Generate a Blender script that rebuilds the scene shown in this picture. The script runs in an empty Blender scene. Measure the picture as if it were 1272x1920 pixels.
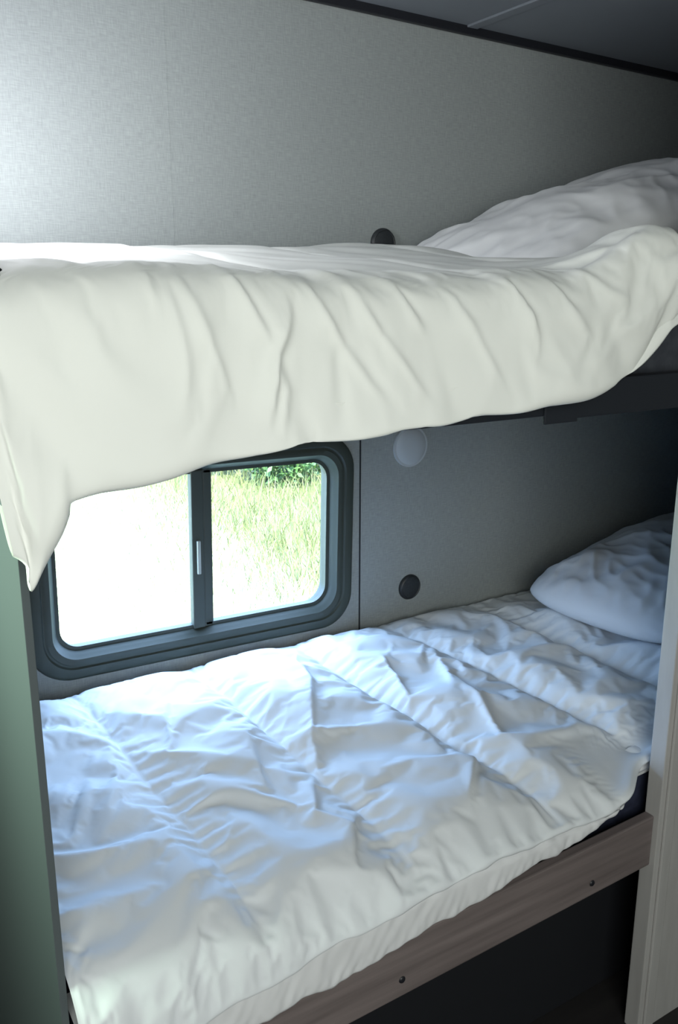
import bpy, bmesh, math, random, time
import numpy as np
from mathutils import Vector, noise, Matrix
random.seed(4)
COL = bpy.context.scene.collection

# ------------------------------------------------------------------ helpers
def mat(name, color=(.5,.5,.5), rough=.6, **kw):
    m = bpy.data.materials.new(name); m.use_nodes = True
    b = m.node_tree.nodes['Principled BSDF']
    b.inputs['Base Color'].default_value = (*color, 1)
    b.inputs['Roughness'].default_value = rough
    for k, v in kw.items():
        b.inputs[k].default_value = v
    return m, m.node_tree, b

def N(nt, t, **kw):
    n = nt.nodes.new(t)
    for k, v in kw.items(): setattr(n, k, v)
    return n

def add_noise_color(nt, b, c1, c2, scale=(8,8,8), nscale=1.0, detail=4, bump=0.0, dist=.002):
    tc = N(nt,'ShaderNodeTexCoord'); mp = N(nt,'ShaderNodeMapping')
    mp.inputs['Scale'].default_value = scale
    nz = N(nt,'ShaderNodeTexNoise'); nz.inputs['Scale'].default_value = nscale
    nz.inputs['Detail'].default_value = detail
    cr = N(nt,'ShaderNodeValToRGB')
    cr.color_ramp.elements[0].position=.3; cr.color_ramp.elements[1].position=.7
    cr.color_ramp.elements[0].color=(*c1,1); cr.color_ramp.elements[1].color=(*c2,1)
    L = nt.links.new
    L(tc.outputs['Object'], mp.inputs[0]); L(mp.outputs[0], nz.inputs['Vector'])
    L(nz.outputs['Fac'], cr.inputs[0]); L(cr.outputs[0], b.inputs['Base Color'])
    if bump:
        bp = N(nt,'ShaderNodeBump'); bp.inputs['Strength'].default_value=bump; bp.inputs['Distance'].default_value=dist
        L(nz.outputs['Fac'], bp.inputs['Height']); L(bp.outputs[0], b.inputs['Normal'])
    return cr

def new_obj(name, me, m=None, parent=None, **props):
    o = bpy.data.objects.new(name, me); COL.objects.link(o)
    if m is not None: o.data.materials.append(m)
    if parent is not None: o.parent = parent
    for k, v in props.items(): o[k] = v
    return o

def empty(name, loc, **props):
    o = bpy.data.objects.new(name, None); COL.objects.link(o); o.location = loc
    o.empty_display_size=.05
    for k, v in props.items(): o[k]=v
    return o

def box_mesh(name, x0,x1,y0,y1,z0,z1, bev=0.0, seg=2, zr=0.0):
    bm = bmesh.new()
    vs = []
    for x in (x0,x1):
        for y in (y0,y1):
            for z in (z0,z1):
                vs.append(bm.verts.new((x,y,z+(zr if x==x1 else 0))))
    f = [(0,1,3,2),(4,6,7,5),(0,4,5,1),(2,3,7,6),(0,2,6,4),(1,5,7,3)]
    for q in f: bm.faces.new([vs[i] for i in q])
    bmesh.ops.recalc_face_normals(bm, faces=bm.faces)
    if bev:
        bmesh.ops.bevel(bm, geom=list(bm.edges), offset=bev, segments=seg, affect='EDGES', profile=.6)
    me = bpy.data.meshes.new(name); bm.to_mesh(me); bm.free()
    return me

def rrect(x0,x1,z0,z1,r,n=10):
    pts=[]
    for cx,cz,a0 in ((x1-r,z1-r,0),(x0+r,z1-r,90),(x0+r,z0+r,180),(x1-r,z0+r,270)):
        for i in range(n+1):
            a=math.radians(a0+90*i/n)
            pts.append((cx+r*math.cos(a), cz+r*math.sin(a)))
    return pts

def ring_sweep(name, loops, close=True):
    bm=bmesh.new(); L=[]
    for pts,y in loops: L.append([bm.verts.new((x,y,z)) for x,z in pts])
    k=len(L); n=len(L[0])
    rng = range(k) if close else range(k-1)
    for a in rng:
        A=L[a]; B=L[(a+1)%k]
        for i in range(n):
            j=(i+1)%n
            bm.faces.new((A[i],A[j],B[j],B[i]))
    bmesh.ops.recalc_face_normals(bm, faces=bm.faces)
    me=bpy.data.meshes.new(name); bm.to_mesh(me); bm.free(); return me

def smooth(me, ang=None):
    for p in me.polygons: p.use_smooth=True
    if ang: 
        try: me.set_sharp_from_angle(angle=math.radians(ang))
        except Exception: pass

def grid_mesh(name, P):
    nx,ns,_=P.shape
    verts=P.reshape(-1,3)
    idx=np.arange(nx*ns).reshape(nx,ns)
    faces=np.stack([idx[:-1,:-1],idx[:-1,1:],idx[1:,1:],idx[1:,:-1]],-1).reshape(-1,4)
    me=bpy.data.meshes.new(name); me.from_pydata(verts.tolist(),[],faces.tolist()); me.update()
    smooth(me); return me

def displace(P, D):
    dx=np.gradient(P,axis=0); ds=np.gradient(P,axis=1)
    n=np.cross(ds,dx); n/= (np.linalg.norm(n,axis=2,keepdims=True)+1e-9)
    return P+n*D[...,None], n

def nz(A,B,sa,sb,seed=0.0):
    out=np.empty(A.shape); f=noise.noise
    a=(A*sa).ravel(); b=(B*sb).ravel(); o=out.ravel()
    for i in range(a.size): o[i]=f((a[i],b[i],seed))
    return o.reshape(A.shape)

def ridge(n,k=2.4,p=1.5,soft=.06):
    r=1-k*(np.sqrt(n*n+soft*soft)-soft)
    return np.clip(r,0,1)**p

def fold(X,S,pts,w,amp,tap=.35,asym=2.4):
    segs=[]; tot=0
    for (a,b) in zip(pts[:-1],pts[1:]):
        l=math.hypot(b[0]-a[0],b[1]-a[1]); segs.append((a,b,tot,l)); tot+=l
    best=np.full(X.shape,1e9); par=np.zeros(X.shape); sg=np.ones(X.shape)
    for a,b,s0,l in segs:
        ux,us=(b[0]-a[0])/l,(b[1]-a[1])/l
        t=np.clip((X-a[0])*ux+(S-a[1])*us,0,l)
        ex=X-a[0]-t*ux; es=S-a[1]-t*us
        d=np.hypot(ex,es); c=ux*es-us*ex
        m=d<best; best=np.where(m,d,best); par=np.where(m,(s0+t)/tot,par); sg=np.where(m,np.sign(c),sg)
    tp=np.clip(par/tap,0,1)*np.clip((1-par)/tap,0,1); tp=tp*tp*(3-2*tp)
    ww=np.where(sg>0,w,w*asym)
    r=np.sqrt((best/ww)**2+.06)-.245
    return amp*tp*np.exp(-1.3*r)

def interp(tab,x):
    xs=[t[0] for t in tab]; ys=[t[1] for t in tab]
    return np.interp(x,xs,ys)

def sstep(a,b,x):
    t=np.clip((x-a)/(b-a),0,1); return t*t*(3-2*t)

def settle(P, pin, frames=22, grow=.04, bend=.05, tens=8, grav=-9.8, mass=.25):
    """let the cloth buckle and settle with the physics solver; returns final grid positions"""
    sc=bpy.context.scene
    sc.frame_start=1; sc.frame_end=frames; sc.gravity=(0,0,grav)
    me=grid_mesh('sim',P); o=bpy.data.objects.new('sim',me); COL.objects.link(o)
    vg=o.vertex_groups.new(name='pin')
    w=np.round(pin.ravel(),2)
    for val in np.unique(w):
        if val>0: vg.add(np.nonzero(w==val)[0].tolist(), float(val),'REPLACE')
    md=o.modifiers.new('cloth','CLOTH'); s=md.settings
    s.quality=5; s.mass=mass; s.tension_stiffness=tens; s.compression_stiffness=tens; s.shear_stiffness=tens*.4; s.bending_stiffness=bend
    s.tension_damping=8; s.compression_damping=8; s.shear_damping=8; s.bending_damping=.5; s.air_damping=3
    s.vertex_group_mass='pin'; s.pin_stiffness=4
    s.shrink_min=-grow; s.shrink_max=-grow
    c=md.collision_settings; c.use_collision=False; c.use_self_collision=False
    md.point_cache.frame_start=1; md.point_cache.frame_end=frames
    for f in range(1,frames+1): sc.frame_set(f)
    ev=o.evaluated_get(bpy.context.evaluated_depsgraph_get()); m2=ev.to_mesh()
    out=np.empty(len(m2.vertices)*3); m2.vertices.foreach_get('co',out); ev.to_mesh_clear()
    bpy.data.objects.remove(o); bpy.data.meshes.remove(me)
    sc.frame_set(1)
    out=out.reshape(P.shape)
    if np.isnan(out).any() or np.abs(out-P).max()>.4: return P
    return out

def upsample(A):
    def up(A):
        B=np.concatenate([2*A[:1]-A[1:2],A,2*A[-1:]-A[-2:-1]],0)
        midp=(-B[:-3]+9*B[1:-2]+9*B[2:-1]-B[3:])/16
        out=np.empty((2*A.shape[0]-1,)+A.shape[1:]); out[0::2]=A; out[1::2]=midp; return out
    A=up(A); A=np.swapaxes(up(np.swapaxes(A,0,1)),0,1); return A

def relax(A,k=1):
    for _ in range(k):
        B=A.copy(); B[1:-1,1:-1]=.5*A[1:-1,1:-1]+.125*(A[:-2,1:-1]+A[2:,1:-1]+A[1:-1,:-2]+A[1:-1,2:]); A=B
    return A

# ------------------------------------------------------------------ materials
def wall_material(name, base, dark):
    m,nt,b=mat(name,base,.9)
    b.inputs['Specular IOR Level'].default_value=.2
    L=nt.links.new
    tc=N(nt,'ShaderNodeTexCoord')
    def streak(scale):
        mp=N(nt,'ShaderNodeMapping'); mp.inputs['Scale'].default_value=scale
        n=N(nt,'ShaderNodeTexNoise'); n.inputs['Scale'].default_value=1; n.inputs['Detail'].default_value=1
        L(tc.outputs['Object'],mp.inputs[0]); L(mp.outputs[0],n.inputs['Vector']); return n
    a=streak((50,50,600)); c=streak((600,600,50))
    ad=N(nt,'ShaderNodeMath',operation='ADD'); L(a.outputs['Fac'],ad.inputs[0]); L(c.outputs['Fac'],ad.inputs[1])
    mr=N(nt,'ShaderNodeMapRange'); mr.inputs['From Min'].default_value=.7; mr.inputs['From Max'].default_value=1.3
    L(ad.outputs[0],mr.inputs['Value'])
    mx=N(nt,'ShaderNodeMix',data_type='RGBA')
    mx.inputs['A'].default_value=(*dark,1); mx.inputs['B'].default_value=(*base,1)
    L(mr.outputs[0],mx.inputs['Factor']); L(mx.outputs['Result'],b.inputs['Base Color'])
    bp=N(nt,'ShaderNodeBump'); bp.inputs['Strength'].default_value=.10; bp.inputs['Distance'].default_value=.0003
    L(ad.outputs[0],bp.inputs['Height']); L(bp.outputs[0],b.inputs['Normal'])
    return m
M_wall=wall_material('woven_wallpaper',(.345,.372,.370),(.270,.294,.294))
M_part,_,_=mat('dark_partition_board',(.080,.098,.105),.8)
M_room=wall_material('room_wallpaper',(.40,.40,.38),(.34,.34,.32))
M_ceil,_,_=mat('ceiling_panel',(.18,.20,.23),.7)
M_trim,_,_=mat('dark_trim',(.012,.013,.018),.45)
M_floor,nt,b=mat('floor_vinyl',(.05,.045,.04),.6); add_noise_color(nt,b,(.012,.011,.012),(.022,.02,.02),(3,30,3))
M_frame,nt,b=mat('window_frame_black',(.045,.055,.046),.55)
M_latch,_,_=mat('latch_grey',(.45,.48,.45),.4,Metallic=.3)
M_cap,nt,b=mat('black_plastic',(.012,.014,.018),.5); add_noise_color(nt,b,(.018,.022,.026),(.03,.034,.038),(200,200,200),bump=.15,dist=.0005)
M_lens,_,_=mat('frosted_white_lens',(.46,.50,.53),.5)
M_mattress,nt,b=mat('navy_mattress_ticking',(.02,.025,.06),.85); add_noise_color(nt,b,(.012,.016,.04),(.03,.036,.075),(60,60,60),bump=.3)
M_mattress2,nt,b=mat('grey_mattress_ticking',(.12,.13,.15),.85); add_noise_color(nt,b,(.035,.04,.052),(.055,.062,.075),(60,60,60),bump=.3)
M_steel,_,_=mat('black_rail',(.012,.015,.022),.55)
M_dark,_,_=mat('dark_panel',(.008,.009,.013),.7)
M_jamb,nt,b=mat('light_laminate',(.50,.49,.46),.5); add_noise_color(nt,b,(.44,.43,.42),(.51,.50,.49),(40,40,6),bump=.1)
M_wood,nt,b=mat('grey_brown_wood',(.2,.15,.13),.5)
add_noise_color(nt,b,(.14,.115,.112),(.24,.20,.195),(3,60,60),nscale=1.0,detail=6,bump=.15)

def cloth_mat(name,c,bump=.12,rough=.85):
    m,nt,b=mat(name,c,rough)
    b.inputs['Specular IOR Level'].default_value=.2
    L=nt.links.new
    tc=N(nt,'ShaderNodeTexCoord'); n=N(nt,'ShaderNodeTexNoise'); n.inputs['Scale'].default_value=40; n.inputs['Detail'].default_value=3
    L(tc.outputs['Object'],n.inputs['Vector'])
    bp=N(nt,'ShaderNodeBump'); bp.inputs['Strength'].default_value=bump; bp.inputs['Distance'].default_value=.003
    L(n.outputs['Fac'],bp.inputs['Height']); L(bp.outputs[0],b.inputs['Normal'])
    return m
M_comf=cloth_mat('white_comforter_fabric',(.79,.825,.86),.05,.7)
M_comf2=cloth_mat('cream_comforter_fabric',(.87,.885,.845),.06)
M_pill=cloth_mat('white_pillow_fabric',(.70,.72,.75),.08)
M_pill2=cloth_mat('bright_pillow_fabric',(.84,.85,.86),.06)
M_sheet=cloth_mat('white_sheet_fabric',(.76,.77,.79))

# ------------------------------------------------------------------ room shell
S=dict(kind='structure')
WX0,WX1,WZ0,WZ1=.325,1.087,.615,1.088
HX0,HX1,HZ0,HZ1=WX0+.035,WX1-.035,WZ0+.035,WZ1-.035
TOP=2.035
def wall_with_hole():
    bm=bmesh.new()
    xs=[-1.7,HX0,HX1,2.5]; zs=[0,HZ0,HZ1,TOP]; T=.05
    def q(vs): bm.faces.new([bm.verts.new(v) for v in vs])
    for y in (0,T):
        for i in range(3):
            for j in range(3):
                if i==1 and j==1: continue
                q([(xs[i],y,zs[j]),(xs[i+1],y,zs[j]),(xs[i+1],y,zs[j+1]),(xs[i],y,zs[j+1])])
    def side(x0,z0,x1,z1): q([(x0,0,z0),(x1,0,z1),(x1,T,z1),(x0,T,z0)])
    for a in ((HX0,HZ0,HX1,HZ0),(HX1,HZ0,HX1,HZ1),(HX1,HZ1,HX0,HZ1),(HX0,HZ1,HX0,HZ0),
              (-1.7,0,2.5,0),(2.5,0,2.5,TOP),(2.5,TOP,-1.7,TOP),(-1.7,TOP,-1.7,0)): side(*a)
    bmesh.ops.remove_doubles(bm,verts=bm.verts,dist=1e-5)
    bmesh.ops.recalc_face_normals(bm,faces=bm.faces)
    me=bpy.data.meshes.new('wall_back'); bm.to_mesh(me); bm.free(); return me
new_obj('wall_back',wall_with_hole(),M_wall,**S)
new_obj('floor',box_mesh('floor',-1.7,2.5,-3.2,0,-.05,0),M_floor,**S)
new_obj('ceiling',box_mesh('ceiling',-1.75,2.55,-3.25,.05,2.031,2.13,zr=-.073),M_ceil,**S)
new_obj('wall_rear',box_mesh('wall_rear',-1.7,2.5,-3.25,-3.2,0,TOP),M_room,**S)
new_obj('wall_left',box_mesh('wall_left',-1.75,-1.7,-3.25,0,0,TOP),M_room,**S)
new_obj('wall_right',box_mesh('wall_right',2.5,2.55,-3.25,0.05,0,1.96),M_room,**S)
new_obj('wall_partition',box_mesh('wall_partition',.170,.179,-.794,-.001,0,1.995,bev=.001),M_part,**S)
new_obj('wall_front',box_mesh('wall_front',1.224,2.5,-.826,-.794,0,1.96,bev=.002),M_jamb,**S)
new_obj('trim_3',box_mesh('trim_3',1.236,1.262,-.832,-.8265,0,1.96,bev=.002),M_jamb,**S)
new_obj('trim_1',box_mesh('trim_1',-1.7,2.5,-.014,-.0005,2.013,2.036,bev=.003,zr=-.072),M_trim,**S)
new_obj('trim_2',box_mesh('trim_2',1.383,1.413,-3.2,-.015,1.973,1.979,bev=.002),M_ceil,**S)
new_obj('trim_4',box_mesh('trim_4',1.111,1.1145,-.0015,.0,.45,1.24),M_trim,**S)
new_obj('trim_5',box_mesh('trim_5',.669,.6705,-.0004,.0,1.3,1.985),M_wall,**S)

# ------------------------------------------------------------------ window
win=empty('window_1',((WX0+WX1)/2,0,(WZ0+WZ1)/2),kind='structure')
cx,cz=(WX0+WX1)/2,(WZ0+WZ1)/2
def off(pts): return [(x-cx,z-cz) for x,z in pts]
def R(inset,r): 
    return off(rrect(WX0+inset,WX1-inset,WZ0+inset*1.0,WZ1-inset,r,12))
fr=ring_sweep('frame',[(R(0,.085),-.0015),(R(.003,.083),-.013),(R(.010,.078),-.018),(R(.026,.068),-.018),(R(.029,.066),-.014),
   (R(.032,.064),-.014),(R(.035,.060),-.016),(R(.046,.055),-.015),(R(.051,.052),-.006),(R(.058,.047),.004),(R(.058,.047),.045),(R(.045,.05),.045)
   ,(R(.037,.06),-.0008)],True)
smooth(fr,40); new_obj('frame',fr,M_frame,win)
ax0,ax1,az0,az1=WX0+.058,WX1-.058,WZ0+.058,WZ1-.058
new_obj('sash',ring_sweep('sash',[(R(.0575,.047),.006),(R(.066,.041),.006),(R(.066,.041),.018),(R(.0575,.047),.018)]),M_frame,win)
new_obj('mullion',box_mesh('mullion',.680-cx,.708-cx,.000,.020,az0-cz,az1-cz,bev=.003),M_frame,win)
new_obj('mullion',box_mesh('mullion',.7095-cx,.730-cx,.006,.026,az0-cz,az1-cz,bev=.003),M_frame,win)
new_obj('latch',box_mesh('latch',.689-cx,.697-cx,-.008,-.0005,.80-cz,.875-cz,bev=.002),M_latch,win,label='small grey metal latch')
mg=bpy.data.materials.new('thin_glass'); mg.use_nodes=True; nt=mg.node_tree; nt.nodes.clear()
o_=N(nt,'ShaderNodeOutputMaterial'); tr=N(nt,'ShaderNodeBsdfTransparent'); gl=N(nt,'ShaderNodeBsdfGlossy'); mxs=N(nt,'ShaderNodeMixShader')
tr.inputs[0].default_value=(.97,1,.97,1); gl.inputs['Roughness'].default_value=.02; mxs.inputs[0].default_value=.04
nt.links.new(tr.outputs[0],mxs.inputs[1]); nt.links.new(gl.outputs[0],mxs.inputs[2]); nt.links.new(mxs.outputs[0],o_.inputs[0])
for (a,b2,y) in ((ax0+.004,.684,.010),(.726,ax1-.004,.014)):
    new_obj('pane',box_mesh('pane',a-cx,b2-cx,y,y+.003,az0-cz+.004,az1-cz-.004),mg,win)
win.rotation_euler=(0,math.radians(1.2),0)

# ------------------------------------------------------------------ round wall fittings
def disc(name,prof,m,loc,parent=None,**pr):
    bm=bmesh.new(); n=48; rings=[]
    for r,y in prof:
        if r<1e-6: rings.append([bm.verts.new((0,y,0))])
        else: rings.append([bm.verts.new((r*math.cos(2*math.pi*i/n),y,r*math.sin(2*math.pi*i/n))) for i in range(n)])
    for A,B in zip(rings[:-1],rings[1:]):
        for i in range(n):
            j=(i+1)%n
            if len(A)==1: bm.faces.new((A[0],B[i],B[j]))
            elif len(B)==1: bm.faces.new((A[i],A[j],B[0]))
            else: bm.faces.new((A[i],A[j],B[j],B[i]))
    bmesh.ops.recalc_face_normals(bm,faces=bm.faces)
    me=bpy.data.meshes.new(name); bm.to_mesh(me); bm.free(); smooth(me,35)
    o=new_obj(name,me,m,parent,**pr); o.location=loc; return o
capprof=[(0,-.010),(.020,-.0098),(.026,-.008),(.0275,-.009),(.031,-.007),(.033,-.003),(.033,.0),(0,.0)]
disc('plastic_plug',capprof,M_cap,(1.17,0,1.504),category='plug',label='round black plastic plug on the wall above the upper bunk',group='black wall plugs')
disc('plastic_plug',capprof,M_cap,(1.265,0,.665),category='plug',label='round black plastic plug on the wall beside the window',group='black wall plugs')
wl=empty('wall_light',(1.258,0,1.030),category='light',label='round pale unlit reading light on the wall under the upper bunk')
disc('base',[(0,-.006),(.050,-.006),(.051,-.004),(.051,-.0006),(0,-.0006)],M_lens,(0,0,0),wl)
disc('lens',[(0,-.013),(.015,-.0128),(.03,-.0115),(.040,-.009),(.045,-.0062),(0,-.0062)],M_lens,(0,0,0),wl)

# ------------------------------------------------------------------ bunk frames
lb=empty('bunk_frame',(.7,-.82,.0),category='bunk bed frame',label='lower bunk frame with grey-brown wooden front rail',group='bunk frames')
def child(name,x0,x1,y0,y1,z0,z1,m,p,bev=.003,zr=0,**k):
    l=p.location
    return new_obj(name,box_mesh(name,x0-l.x,x1-l.x,y0-l.y,y1-l.y,z0-l.z,z1-l.z,bev=bev,zr=zr),m,p,**k)
child('front_rail',.181,1.223,-.816,-.796,.350,.452,M_wood,lb,zr=.022,label='grey-brown wooden front rail')
child('platform',.181,2.49,-.790,-.004,.40,.43,M_dark,lb)
child('base_panel',.181,2.49,-.70,-.685,.001,.399,M_dark,lb)
for x,z in ((.45,.445),(.66,.391),(1.069,.395)):
    o=disc('screw',[(0,-.003),(.003,-.003),(.005,-.002),(.0058,-.0006),(0,-.0006)],M_trim,(x-.7,-.816+.82,z),lb)
ub=empty('bunk_frame',(.7,-.82,1.2),category='bunk bed frame',label='upper bunk frame with black front rail',group='bunk frames')
child('front_rail',.181,.925,-.816,-.790,1.228,1.262,M_steel,ub)
child('front_rail',.935,1.2225,-.818,-.790,1.221,1.276,M_steel,ub)
child('bracket',.885,.950,-.8205,-.8165,1.217,1.250,M_steel,ub,bev=.0015)
child('platform',.181,2.49,-.785,-.004,1.235,1.262,M_dark,ub)

# ------------------------------------------------------------------ mattresses
def mattress(x0,x1,y0,y1,z0,z1,m,**k):
    c=((x0+x1)/2,(y0+y1)/2,z0)
    me=box_mesh('mattress',x0-c[0],x1-c[0],y0-c[1],y1-c[1],0,z1-z0,bev=.02,seg=4); smooth(me)
    o=new_obj('mattress',me,m,None,**k); o.location=c; return o
mattress(.195,2.47,-.765,-.014,.431,.535,M_mattress,category='mattress',label='thin navy blue mattress on the lower bunk',group='bunk mattresses')
mattress(.195,2.47,-.765,-.014,1.263,1.37,M_mattress2,category='mattress',label='thin dark grey mattress on the upper bunk',group='bunk mattresses')

# ------------------------------------------------------------------ sweeping cloth builder
def cloth(xl, xr, nx, ns, prof_fn):
    P=np.zeros((nx,ns,3)); SS=np.zeros((nx,ns))
    for i in range(nx):
        u=i/(nx-1); u=u*(.62+.38*u)
        xm=.16+(xr-.16)*u
        pr=np.array(prof_fn(xm))
        for _ in range(2):
            a=pr[:-1]*.75+pr[1:]*.25; b_=pr[:-1]*.25+pr[1:]*.75
            mid_=np.empty((len(a)*2,2)); mid_[0::2]=a; mid_[1::2]=b_
            pr=np.vstack([pr[:1],mid_,pr[-1:]])
        d=np.r_[0,np.cumsum(np.hypot(*np.diff(pr,axis=0).T))]
        s=np.linspace(0,1,ns)*d[-1]
        P[i,:,1]=np.interp(s,d,pr[:,0]); P[i,:,2]=np.interp(s,d,pr[:,1])
        SS[i]=s
        x0=xl(P[i,:,1],P[i,:,2]); P[i,:,0]=x0+(xr-x0)*u
    return P,SS

# ---- upper comforter
HEM=[(.147,1.19),(.156,1.158),(.164,1.150),(.171,1.143),(.177,1.124),(.183,1.118),(.189,1.138),(.199,1.160),(.212,1.19),(.224,1.208),(.26,1.215),(.308,1.221),(.356,1.227),(.432,1.237),(.6,1.240),
     (.74,1.252),(.881,1.263),(.985,1.279),(1.03,1.296),(1.068,1.320),(1.11,1.348),(1.2,1.37),(1.6,1.38),(2.5,1.38)]
def up_prof(x):
    hz=float(interp(HEM,x))+.003*math.sin(x*23)+.002*math.sin(x*51+1)
    up=float(sstep(.92,1.12,x)); rb=.012*float(sstep(.55,1.05,x))
    zc=1.418+.072*up
    fy=-.852+ .072*float(sstep(1.14,1.214,x))
    w=.05*up
    return [(-.012,1.465+rb),(-.05,1.482+rb),(-.20,1.474+rb*.9),(-.40,1.456+rb*.5),(-.58,1.438+w*.2),(-.68,1.430+w*.7),(fy+.12,zc+.008),(fy+.07,zc+.001),(fy+.036,zc-.014),(fy+.016,zc-.036),
            (fy+.003,zc*.68+hz*.32),(fy-.002,zc*.45+hz*.55),(fy-.006+.012*up,zc*.22+hz*.78),(fy-.010+.02*up,hz+.012),(fy-.010+.02*up,hz+.003),(fy-.007+.02*up,hz-.001),(fy,hz),(fy+.008,hz+.010),(fy+.010,hz+.05)]
def xl_up(y,z):
    return .184-(.184-.144)*np.clip((-.782-y)/.02,0,1) + .014*np.clip((1.24-z)/.12,0,1)
P,SS=cloth(xl_up,2.4,321,161,up_prof)
X=P[...,0]; Y=P[...,1]; Z=P[...,2]
front=np.clip((-.72-Y)/.09,0,1)*np.clip((X-.14)/.02,0,1)
D=np.zeros(X.shape)
F=[([(.405,1.43),(.436,1.37),(.456,1.335)],.0045,.008),
   ([(.489,1.405),(.470,1.37),(.452,1.335),(.440,1.28),(.432,1.25)],.005,.013),
   ([(.452,1.345),(.463,1.30),(.452,1.25)],.005,.008),
   ([(.495,1.435),(.535,1.36),(.575,1.30),(.610,1.262)],.0045,.010),
   ([(.555,1.43),(.595,1.36),(.640,1.30),(.672,1.26)],.004,.007),
   ([(.62,1.43),(.65,1.38),(.665,1.35)],.0045,.006),
   ([(.70,1.43),(.735,1.36),(.775,1.29),(.79,1.265)],.005,.006),
   ([(.80,1.43),(.825,1.38),(.838,1.33)],.0045,.008),
   ([(.87,1.43),(.905,1.37),(.95,1.33)],.005,.006),
   ([(.93,1.44),(.98,1.40),(1.04,1.38)],.007,.008),
   ([(.96,1.35),(1.02,1.36),(1.08,1.40)],.007,.007),
   ([(.90,1.31),(.95,1.32),(1.0,1.35)],.006,.005),
   ([(.33,1.42),(.345,1.34),(.34,1.28)],.006,.004),
   ([(.345,1.43),(.375,1.35),(.405,1.26)],.006,.006),
   ([(.3185,1.43),(.319,1.38)],.004,.004),
   ([(.185,1.32),(.186,1.20),(.186,1.12)],.010,.007),
   ([(.215,1.26),(.206,1.20),(.198,1.14)],.008,.007),
   ([(.168,1.28),(.166,1.22),(.170,1.16)],.006,.005)]
for pts,w,a in F: D+=front*fold(X,Z,pts,w,a)
pc=X+.65*(Z-1.42)
D+=front*(.013*nz(X,Z,5,4,1.1)+.0016*nz(pc,Z,22,6,8))
top=1-front
fade=np.clip((-Y)/.05,0,1)
seamd=np.full(X.shape,9.0)
for xs_ in (.27,.53,.79,1.05,1.31,1.57,1.83,2.09): seamd=np.minimum(seamd,np.abs(X-xs_-.01*np.sin(Y*9+xs_)))
D+=top*fade*(.008*nz(X,Y,5,5,2.2)+.004*nz(X+.4*Y,Y,16,10,6.6)-.004*np.exp(-(seamd/.012)**2))
D+=np.exp(-((Y+.77)/.05)**2)*(.0045*ridge(nz(X+.5*Y,Y,12,10,12.2),3,1.5,.1)+.002*ridge(nz(X+.3*Y,Y,30,18,15.2),3,1.5,.08))
P1,_=displace(P,D)
P1[...,1]=np.minimum(P1[...,1],-.006)
pin=np.clip((Y+.855)/.10,0,1)**2*.6+.07
pin=np.where(Y>-.72,1,pin); pin[:,:2]=1; pin[-1,:]=1; pin[:3]=np.maximum(pin[:3],.5)
P3=settle(P1,pin,frames=12,grow=.011,bend=.35,grav=-1.0)
P3[...,1]=np.minimum(P3[...,1],-.006)
P3=upsample(relax(P3,1))
new_obj('comforter',grid_mesh('comforter',P3),M_comf2,None,category='comforter',label='cream white quilted comforter draped over the upper bunk edge',group='bunk comforters')

# ---- lower comforter
SE=[(.395,.05),(.645,.05),(.895,.085),(1.165,.12),(1.45,.05),(1.72,.05),(2.0,.03)]
HZ=[(.18,.503),(.40,.515),(.60,.540),(.68,.550),(1.0,.553),(1.2,.562),(2.5,.562)]
def lo_prof(x):
    rec=.060*float(sstep(1.09,1.215,x))
    fy=-.846+rec
    zt=.596+.008*math.sin(x*2.4+.6)-.006*(x-.6)
    hz=float(interp(HZ,x))+.004*math.sin(x*17)+.003*math.sin(x*41)
    return [(-.010,.565),(-.018,.588),(-.05,zt+.004),(-.15,zt+.006),(-.4,zt+.002),(-.6,zt-.001),(-.70,zt-.006),(fy+.08,zt-.014),(fy+.04,zt-.024),(fy+.012,max(hz+.010,zt-.045)),(fy+.002,hz+.004),(fy,hz),
            (fy+.004,hz-.004),(fy+.02,hz-.001),(fy+.05,hz+.002)]
P,SS=cloth(lambda y,z:.182+0*y,2.44,321,151,lo_prof)
X=P[...,0]; Y=P[...,1]; Z=P[...,2]
w1=nz(X,Y,3.2,3.2,20.5); w2=nz(X,Y,3.2,3.2,33.5)
near=np.full(X.shape,9.0)
for k,(sx,dr) in enumerate(SE):
    line=sx-dr*(Y+.1)+.010*nz(Y,Y,6,0,k+.3)
    near=np.minimum(near,np.abs(X-line))
corner=1-sstep(1.06,1.14,X)*(1-sstep(-.78,-.66,Y))
edge=np.clip((-Y-.01)/.06,0,1)*np.clip((Y+.850)/.09,0,1)*(.2+.8*corner)
wallfade=.25+.75*sstep(.03,.30,-Y)
puff=1-np.exp(-(near/.028)**1.4)
ac=.92*X-.40*Y+.10*w1; al=.40*X+.92*Y+.08*w2
gain=.30+.8*sstep(.40,.75,X)*sstep(-.86,-.35,Y)
body=.012+gain*(.013*ridge(nz(ac,al,6,2.0,50.),2.2,1.3,.12)+.006*ridge(nz(ac,al,15,4,52.),2.6,1.4,.10)*(.6+w2))
body+=.004*ridge(nz(.5*X+.85*Y+.1*w2,.85*X-.5*Y,9,3,57.),2.6,1.5,.10)
D=edge*wallfade*(puff*body-.005)
D+=edge*np.exp(-near/.022)*(.0045*nz(X+.3*Y,Y+.15*w1,6,36,41.))
D+=edge*wallfade*(.009*nz(X,Y,4,4,70.)+.0014*nz(ac,al,34,14,72.))
D+=edge*(1-wallfade)*.005*nz(X,Y,16,8,75.)
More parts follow.
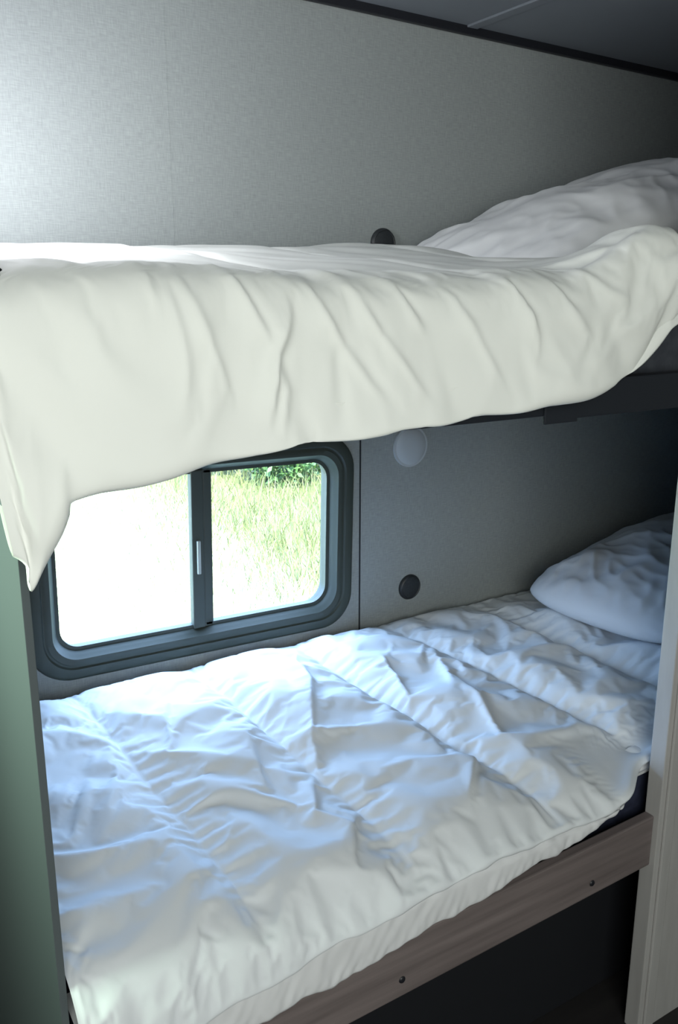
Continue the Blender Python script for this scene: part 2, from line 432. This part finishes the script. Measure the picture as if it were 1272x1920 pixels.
G=[([(.86,-.12),(.80,-.30),(.70,-.48),(.64,-.62)],.012,.012),
   ([(1.02,-.20),(.96,-.40),(.90,-.55)],.012,.012),
   ([(1.12,-.30),(1.05,-.52),(.98,-.70)],.012,.010),
   ([(.56,-.15),(.50,-.28),(.47,-.42)],.012,.008),
   ([(.72,-.30),(.60,-.42),(.55,-.60)],.014,.008),
   ([(.66,-.55),(.60,-.66),(.66,-.78)],.009,.010),
   ([(.69,-.66),(.63,-.72),(.58,-.80)],.009,.008),
   ([(.50,-.60),(.40,-.70),(.28,-.74)],.012,.006),
   ([(1.00,-.60),(.90,-.68),(.80,-.78)],.012,.008)]
for pts,w,a in G: D+=edge*wallfade*puff*fold(X,Y,pts,w,a)
fr_=np.clip((-.79-Y)/.04,0,1)*corner
D+=fr_*(.005*nz(X,Z,14,6,80.)+.003*nz(X,Z,34,12,81.))
P1,_=displace(P,D)
P1[...,1]=np.minimum(P1[...,1],-.005)
pin=np.maximum((near<.005)*(Y<-.03)*(Y>-.80)*.8,.03)
pin=np.maximum(pin,1-corner)
pin[:,:3]=1; pin[:,-10:]=1; pin[-1,:]=1; pin[:2,:]=1
P3=settle(P1,pin,frames=11,grow=.026,bend=.32,grav=0.0)
P3[...,1]=np.minimum(P3[...,1],-.005)
P3=relax(upsample(P3),1)
new_obj('comforter',grid_mesh('comforter',P3),M_comf,None,category='comforter',label='white channel-quilted comforter spread rumpled over the lower bunk',group='bunk comforters')

# ---- sheet layer hanging below the lower comforter
SH=[(.15,.445),(.5,.450),(.7,.470),(.98,.504),(1.10,.526),(1.19,.544),(1.4,.545),(2.5,.545)]
def sh_prof(x):
    rec=.050*float(sstep(1.09,1.21,x))
    fy=-.828+rec
    hz=float(interp(SH,x))+.003*math.sin(x*30)
    top_=max(.543,hz+.008)
    return [(-.74,.538),(-.765,.539),(fy+.012,top_-.006),(fy,top_-.014),(fy-.002,(top_+hz)/2),(fy-.003,hz+.006),(fy,hz),(fy+.005,hz+.004),(fy+.006,hz+.012)]
P,SS=cloth(lambda y,z:.184+0*y,1.9,520,60,sh_prof)
X=P[...,0]; Z=P[...,2]
fr_=np.clip((-.785-P[...,1])/.02,0,1)
D=fr_*(.0045*nz(X+.5*Z,Z,26,8,90.)+.002*nz(X-.6*Z,Z,60,20,91.)+.0008*np.sin(X*330)*np.exp(-((SS[:,-1][:,None]-SS-.025)/.006)**2))
P2,_=displace(P,D)
new_obj('bed_sheet',grid_mesh('bed_sheet',P2),M_sheet,None,category='bed sheet',label='white under-blanket hanging over the lower bunk rail')

# ------------------------------------------------------------------ pillows
def pillow(L,W,T,seed,wr=.008,ex=.52,cut=.09,under=.8):
    n=150; m_=120
    u=np.linspace(-1,1,n)[:,None]*np.ones((1,m_)); v=np.ones((n,1))*np.linspace(-1,1,m_)[None,:]
    cf=1-cut*(u*u*v*v)**1.2
    x=L/2*u*(1-.05*(1-v**2)**1*np.abs(u)**3)*cf ; y=W/2*v*(1-.07*(1-u**2)*np.abs(v)**3)*cf
    h=T/2*((1-np.abs(u)**2.3)**ex)*((1-np.abs(v)**2.3)**ex)
    cr=nz(u,v,2.4,1.8,seed)*.014
    e=np.exp(-(1-np.abs(u))/.25)+np.exp(-(1-np.abs(v))/.25)
    rg=ridge(nz(u+.3*v,v-.2*u,2.6,1.6,seed+4),2.6,1.5)+.4*ridge(nz(u-.5*v,v+.4*u,6.2,3.2,seed+7),2.6,1.5)
    wob=(cr+wr*rg*1.2+wr*e*nz(u,v,9,9,seed+2))*((1-np.abs(u)**6)*(1-np.abs(v)**6))
    topz=h+wob; botz=-h*under
    verts=[];faces=[]
    def idx(k,i,j): return k*n*m_+i*m_+j
    for zz in (topz,botz):
        verts+=np.stack([x,y,zz],-1).reshape(-1,3).tolist()
    for i in range(n-1):
        for j in range(m_-1):
            faces.append((idx(0,i,j),idx(0,i+1,j),idx(0,i+1,j+1),idx(0,i,j+1)))
            faces.append((idx(1,i,j),idx(1,i,j+1),idx(1,i+1,j+1),idx(1,i+1,j)))
    me=bpy.data.meshes.new('pillow'); me.from_pydata(verts,[],faces); me.update()
    bm=bmesh.new(); bm.from_mesh(me); bmesh.ops.remove_doubles(bm,verts=bm.verts,dist=.0003); bm.to_mesh(me); bm.free()
    smooth(me); return me
p=new_obj('pillow',pillow(.76,.50,.18,3.0,.007,.5,.16),M_pill,None,category='pillow',label='plump white pillow lying on the lower bunk',group='bunk pillows')
p.location=(1.865,-.34,.694); p.rotation_euler=(0,math.radians(-6.5),math.radians(6))
p=new_obj('pillow',pillow(.88,.56,.13,9.0,.006,.66,.09,1.9),M_pill2,None,category='pillow',label='rumpled white pillow tilted up at the head of the upper bunk',group='bunk pillows')
p.location=(1.49,-.31,1.552); p.rotation_euler=(math.radians(0),math.radians(-17),math.radians(3))

# ------------------------------------------------------------------ outdoors
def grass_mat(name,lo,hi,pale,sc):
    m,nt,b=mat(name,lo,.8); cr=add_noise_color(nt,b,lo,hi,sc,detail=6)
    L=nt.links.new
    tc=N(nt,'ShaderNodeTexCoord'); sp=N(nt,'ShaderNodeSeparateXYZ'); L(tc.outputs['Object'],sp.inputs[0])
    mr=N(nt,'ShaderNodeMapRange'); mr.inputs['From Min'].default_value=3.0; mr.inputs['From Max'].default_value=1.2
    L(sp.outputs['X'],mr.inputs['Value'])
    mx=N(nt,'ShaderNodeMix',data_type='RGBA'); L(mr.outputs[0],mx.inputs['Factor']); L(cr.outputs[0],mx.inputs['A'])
    mx.inputs['B'].default_value=(*pale,1); L(mx.outputs['Result'],b.inputs['Base Color']); return m  # pale blend paints glare into the grass colour towards lower X
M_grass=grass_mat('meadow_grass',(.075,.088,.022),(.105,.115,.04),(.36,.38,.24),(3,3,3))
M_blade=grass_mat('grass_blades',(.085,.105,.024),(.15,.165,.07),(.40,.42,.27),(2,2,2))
M_leaf,nt,b=mat('bush_leaves',(.08,.22,.04),.6); add_noise_color(nt,b,(.02,.06,.009),(.06,.12,.024),(6,6,6))
def gz(x,y): return -.62+.03*max(0,y-2)+.05*noise.noise((x*.5,y*.5,2))+.16*max(0,y-7)
nx,ny=60,60
P=np.zeros((nx,ny,3))
for i in range(nx):
    for j in range(ny):
        x=-8+26*i/(nx-1); y=.3+22*j/(ny-1); P[i,j]=(x,y,gz(x,y))
P=P[:,::-1]
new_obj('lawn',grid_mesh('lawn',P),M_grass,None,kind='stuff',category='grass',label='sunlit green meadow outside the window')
verts=[];faces=[]
for k in range(30000):
    q=random.uniform(2.5,13); x=q*random.uniform(.1,.85); y=q-1.2
    z=gz(x,y); h=random.uniform(.08,.26); a=random.uniform(0,math.tau); w=random.uniform(.003,.005)
    lx,ly=random.uniform(-.12,.12),random.uniform(-.12,.12)
    ca,sa=math.cos(a)*w,math.sin(a)*w; b0=len(verts)
    verts+= [(x-ca,y-sa,z),(x+ca,y+sa,z),(x+lx*.4+ca*.7,y+ly*.4+sa*.7,z+h*.6),(x+lx*.4-ca*.7,y+ly*.4-sa*.7,z+h*.6),(x+lx,y+ly,z+h)]
    faces+= [(b0,b0+1,b0+2,b0+3),(b0+3,b0+2,b0+4)]
me=bpy.data.meshes.new('tall_grass'); me.from_pydata(verts,[],faces); me.update()
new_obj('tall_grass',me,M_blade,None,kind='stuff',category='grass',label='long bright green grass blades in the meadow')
verts=[];faces=[]
for (bx,by,bz,r) in ((4.10,6.0,-.22,.42),(4.75,6.3,-.12,.46),(3.7,6.6,-.05,.36),(5.5,6.6,-.05,.55)):
    for k in range(1300):
        d=Vector((random.gauss(0,1),random.gauss(0,1),random.gauss(0,1))).normalized()*r*random.uniform(.45,1.0)
        c=Vector((bx,by,bz))+Vector((d.x,d.y,d.z*.85))
        u=Vector((random.gauss(0,1),random.gauss(0,1),random.gauss(0,1))).normalized()*.045
        v=u.cross(Vector((random.gauss(0,1),random.gauss(0,1),1))).normalized()*.022
        b0=len(verts); verts+= [tuple(c-u),tuple(c+v),tuple(c+u),tuple(c-v)]; faces.append((b0,b0+1,b0+2,b0+3))
me=bpy.data.meshes.new('bush'); me.from_pydata(verts,[],faces); me.update()
new_obj('bush',me,M_leaf,None,kind='stuff',category='bush',label='leafy green bushes at the edge of the meadow')

# ------------------------------------------------------------------ lights
w=bpy.data.worlds.new('World'); bpy.context.scene.world=w; w.use_nodes=True
bg=w.node_tree.nodes['Background']; bg.inputs[0].default_value=(.42,.61,1,1); bg.inputs[1].default_value=18.5
sd=bpy.data.lights.new('sun','SUN'); sd.energy=26; sd.angle=math.radians(1); sd.color=(1,.97,.80)
so=bpy.data.objects.new('sun',sd); COL.objects.link(so)
so.rotation_euler=Vector((.25,.62,-.80)).to_track_quat('-Z','Y').to_euler()
pd=bpy.data.lights.new('window_portal','AREA'); pd.shape='RECTANGLE'; pd.size=.7; pd.size_y=.42; pd.cycles.is_portal=True
po=bpy.data.objects.new('window_portal',pd); COL.objects.link(po); po.location=(cx,.07,cz); po.rotation_euler=(math.radians(-90),0,0)
def area(name,loc,target,size,energy,color):
    d=bpy.data.lights.new(name,'AREA'); d.size=size; d.energy=energy; d.color=color
    o=bpy.data.objects.new(name,d); COL.objects.link(o); o.location=loc
    o.rotation_euler=(Vector(target)-Vector(loc)).to_track_quat('-Z','Y').to_euler(); return o
area('room_fill',(-.10,-2.45,1.56),(.45,-.8,1.15),1.2,30,(.97,1,.94))  # added fill light behind the camera, not a fixture of the room
area('partition_fill',(-.28,-.66,1.18),(.17,-.74,1.06),.25,6.5,(.74,1,.76))  # added greenish fill standing in for lens haze over the partition
pl=bpy.data.lights.new('bunk_glow_fill','POINT'); pl.energy=11.5; pl.shadow_soft_size=.07; pl.color=(.94,.95,1)  # unseen point light added for the bright glow on the upper left wall
o=bpy.data.objects.new('bunk_glow_fill',pl); COL.objects.link(o); o.location=(.215,-.32,1.63)

# ------------------------------------------------------------------ camera
cd=bpy.data.cameras.new('camera'); cam=bpy.data.objects.new('camera',cd); COL.objects.link(cam)
cd.sensor_fit='VERTICAL'; cd.sensor_height=24; cd.lens=1630/1920*24; cd.clip_start=.02
cam.location=(0,-1.7,1.4)
cam.rotation_euler=Vector((.5105,.8236,-.2467)).to_track_quat('-Z','Y').to_euler()
bpy.context.scene.camera=cam
bpy.context.scene.view_settings.view_transform='Standard'
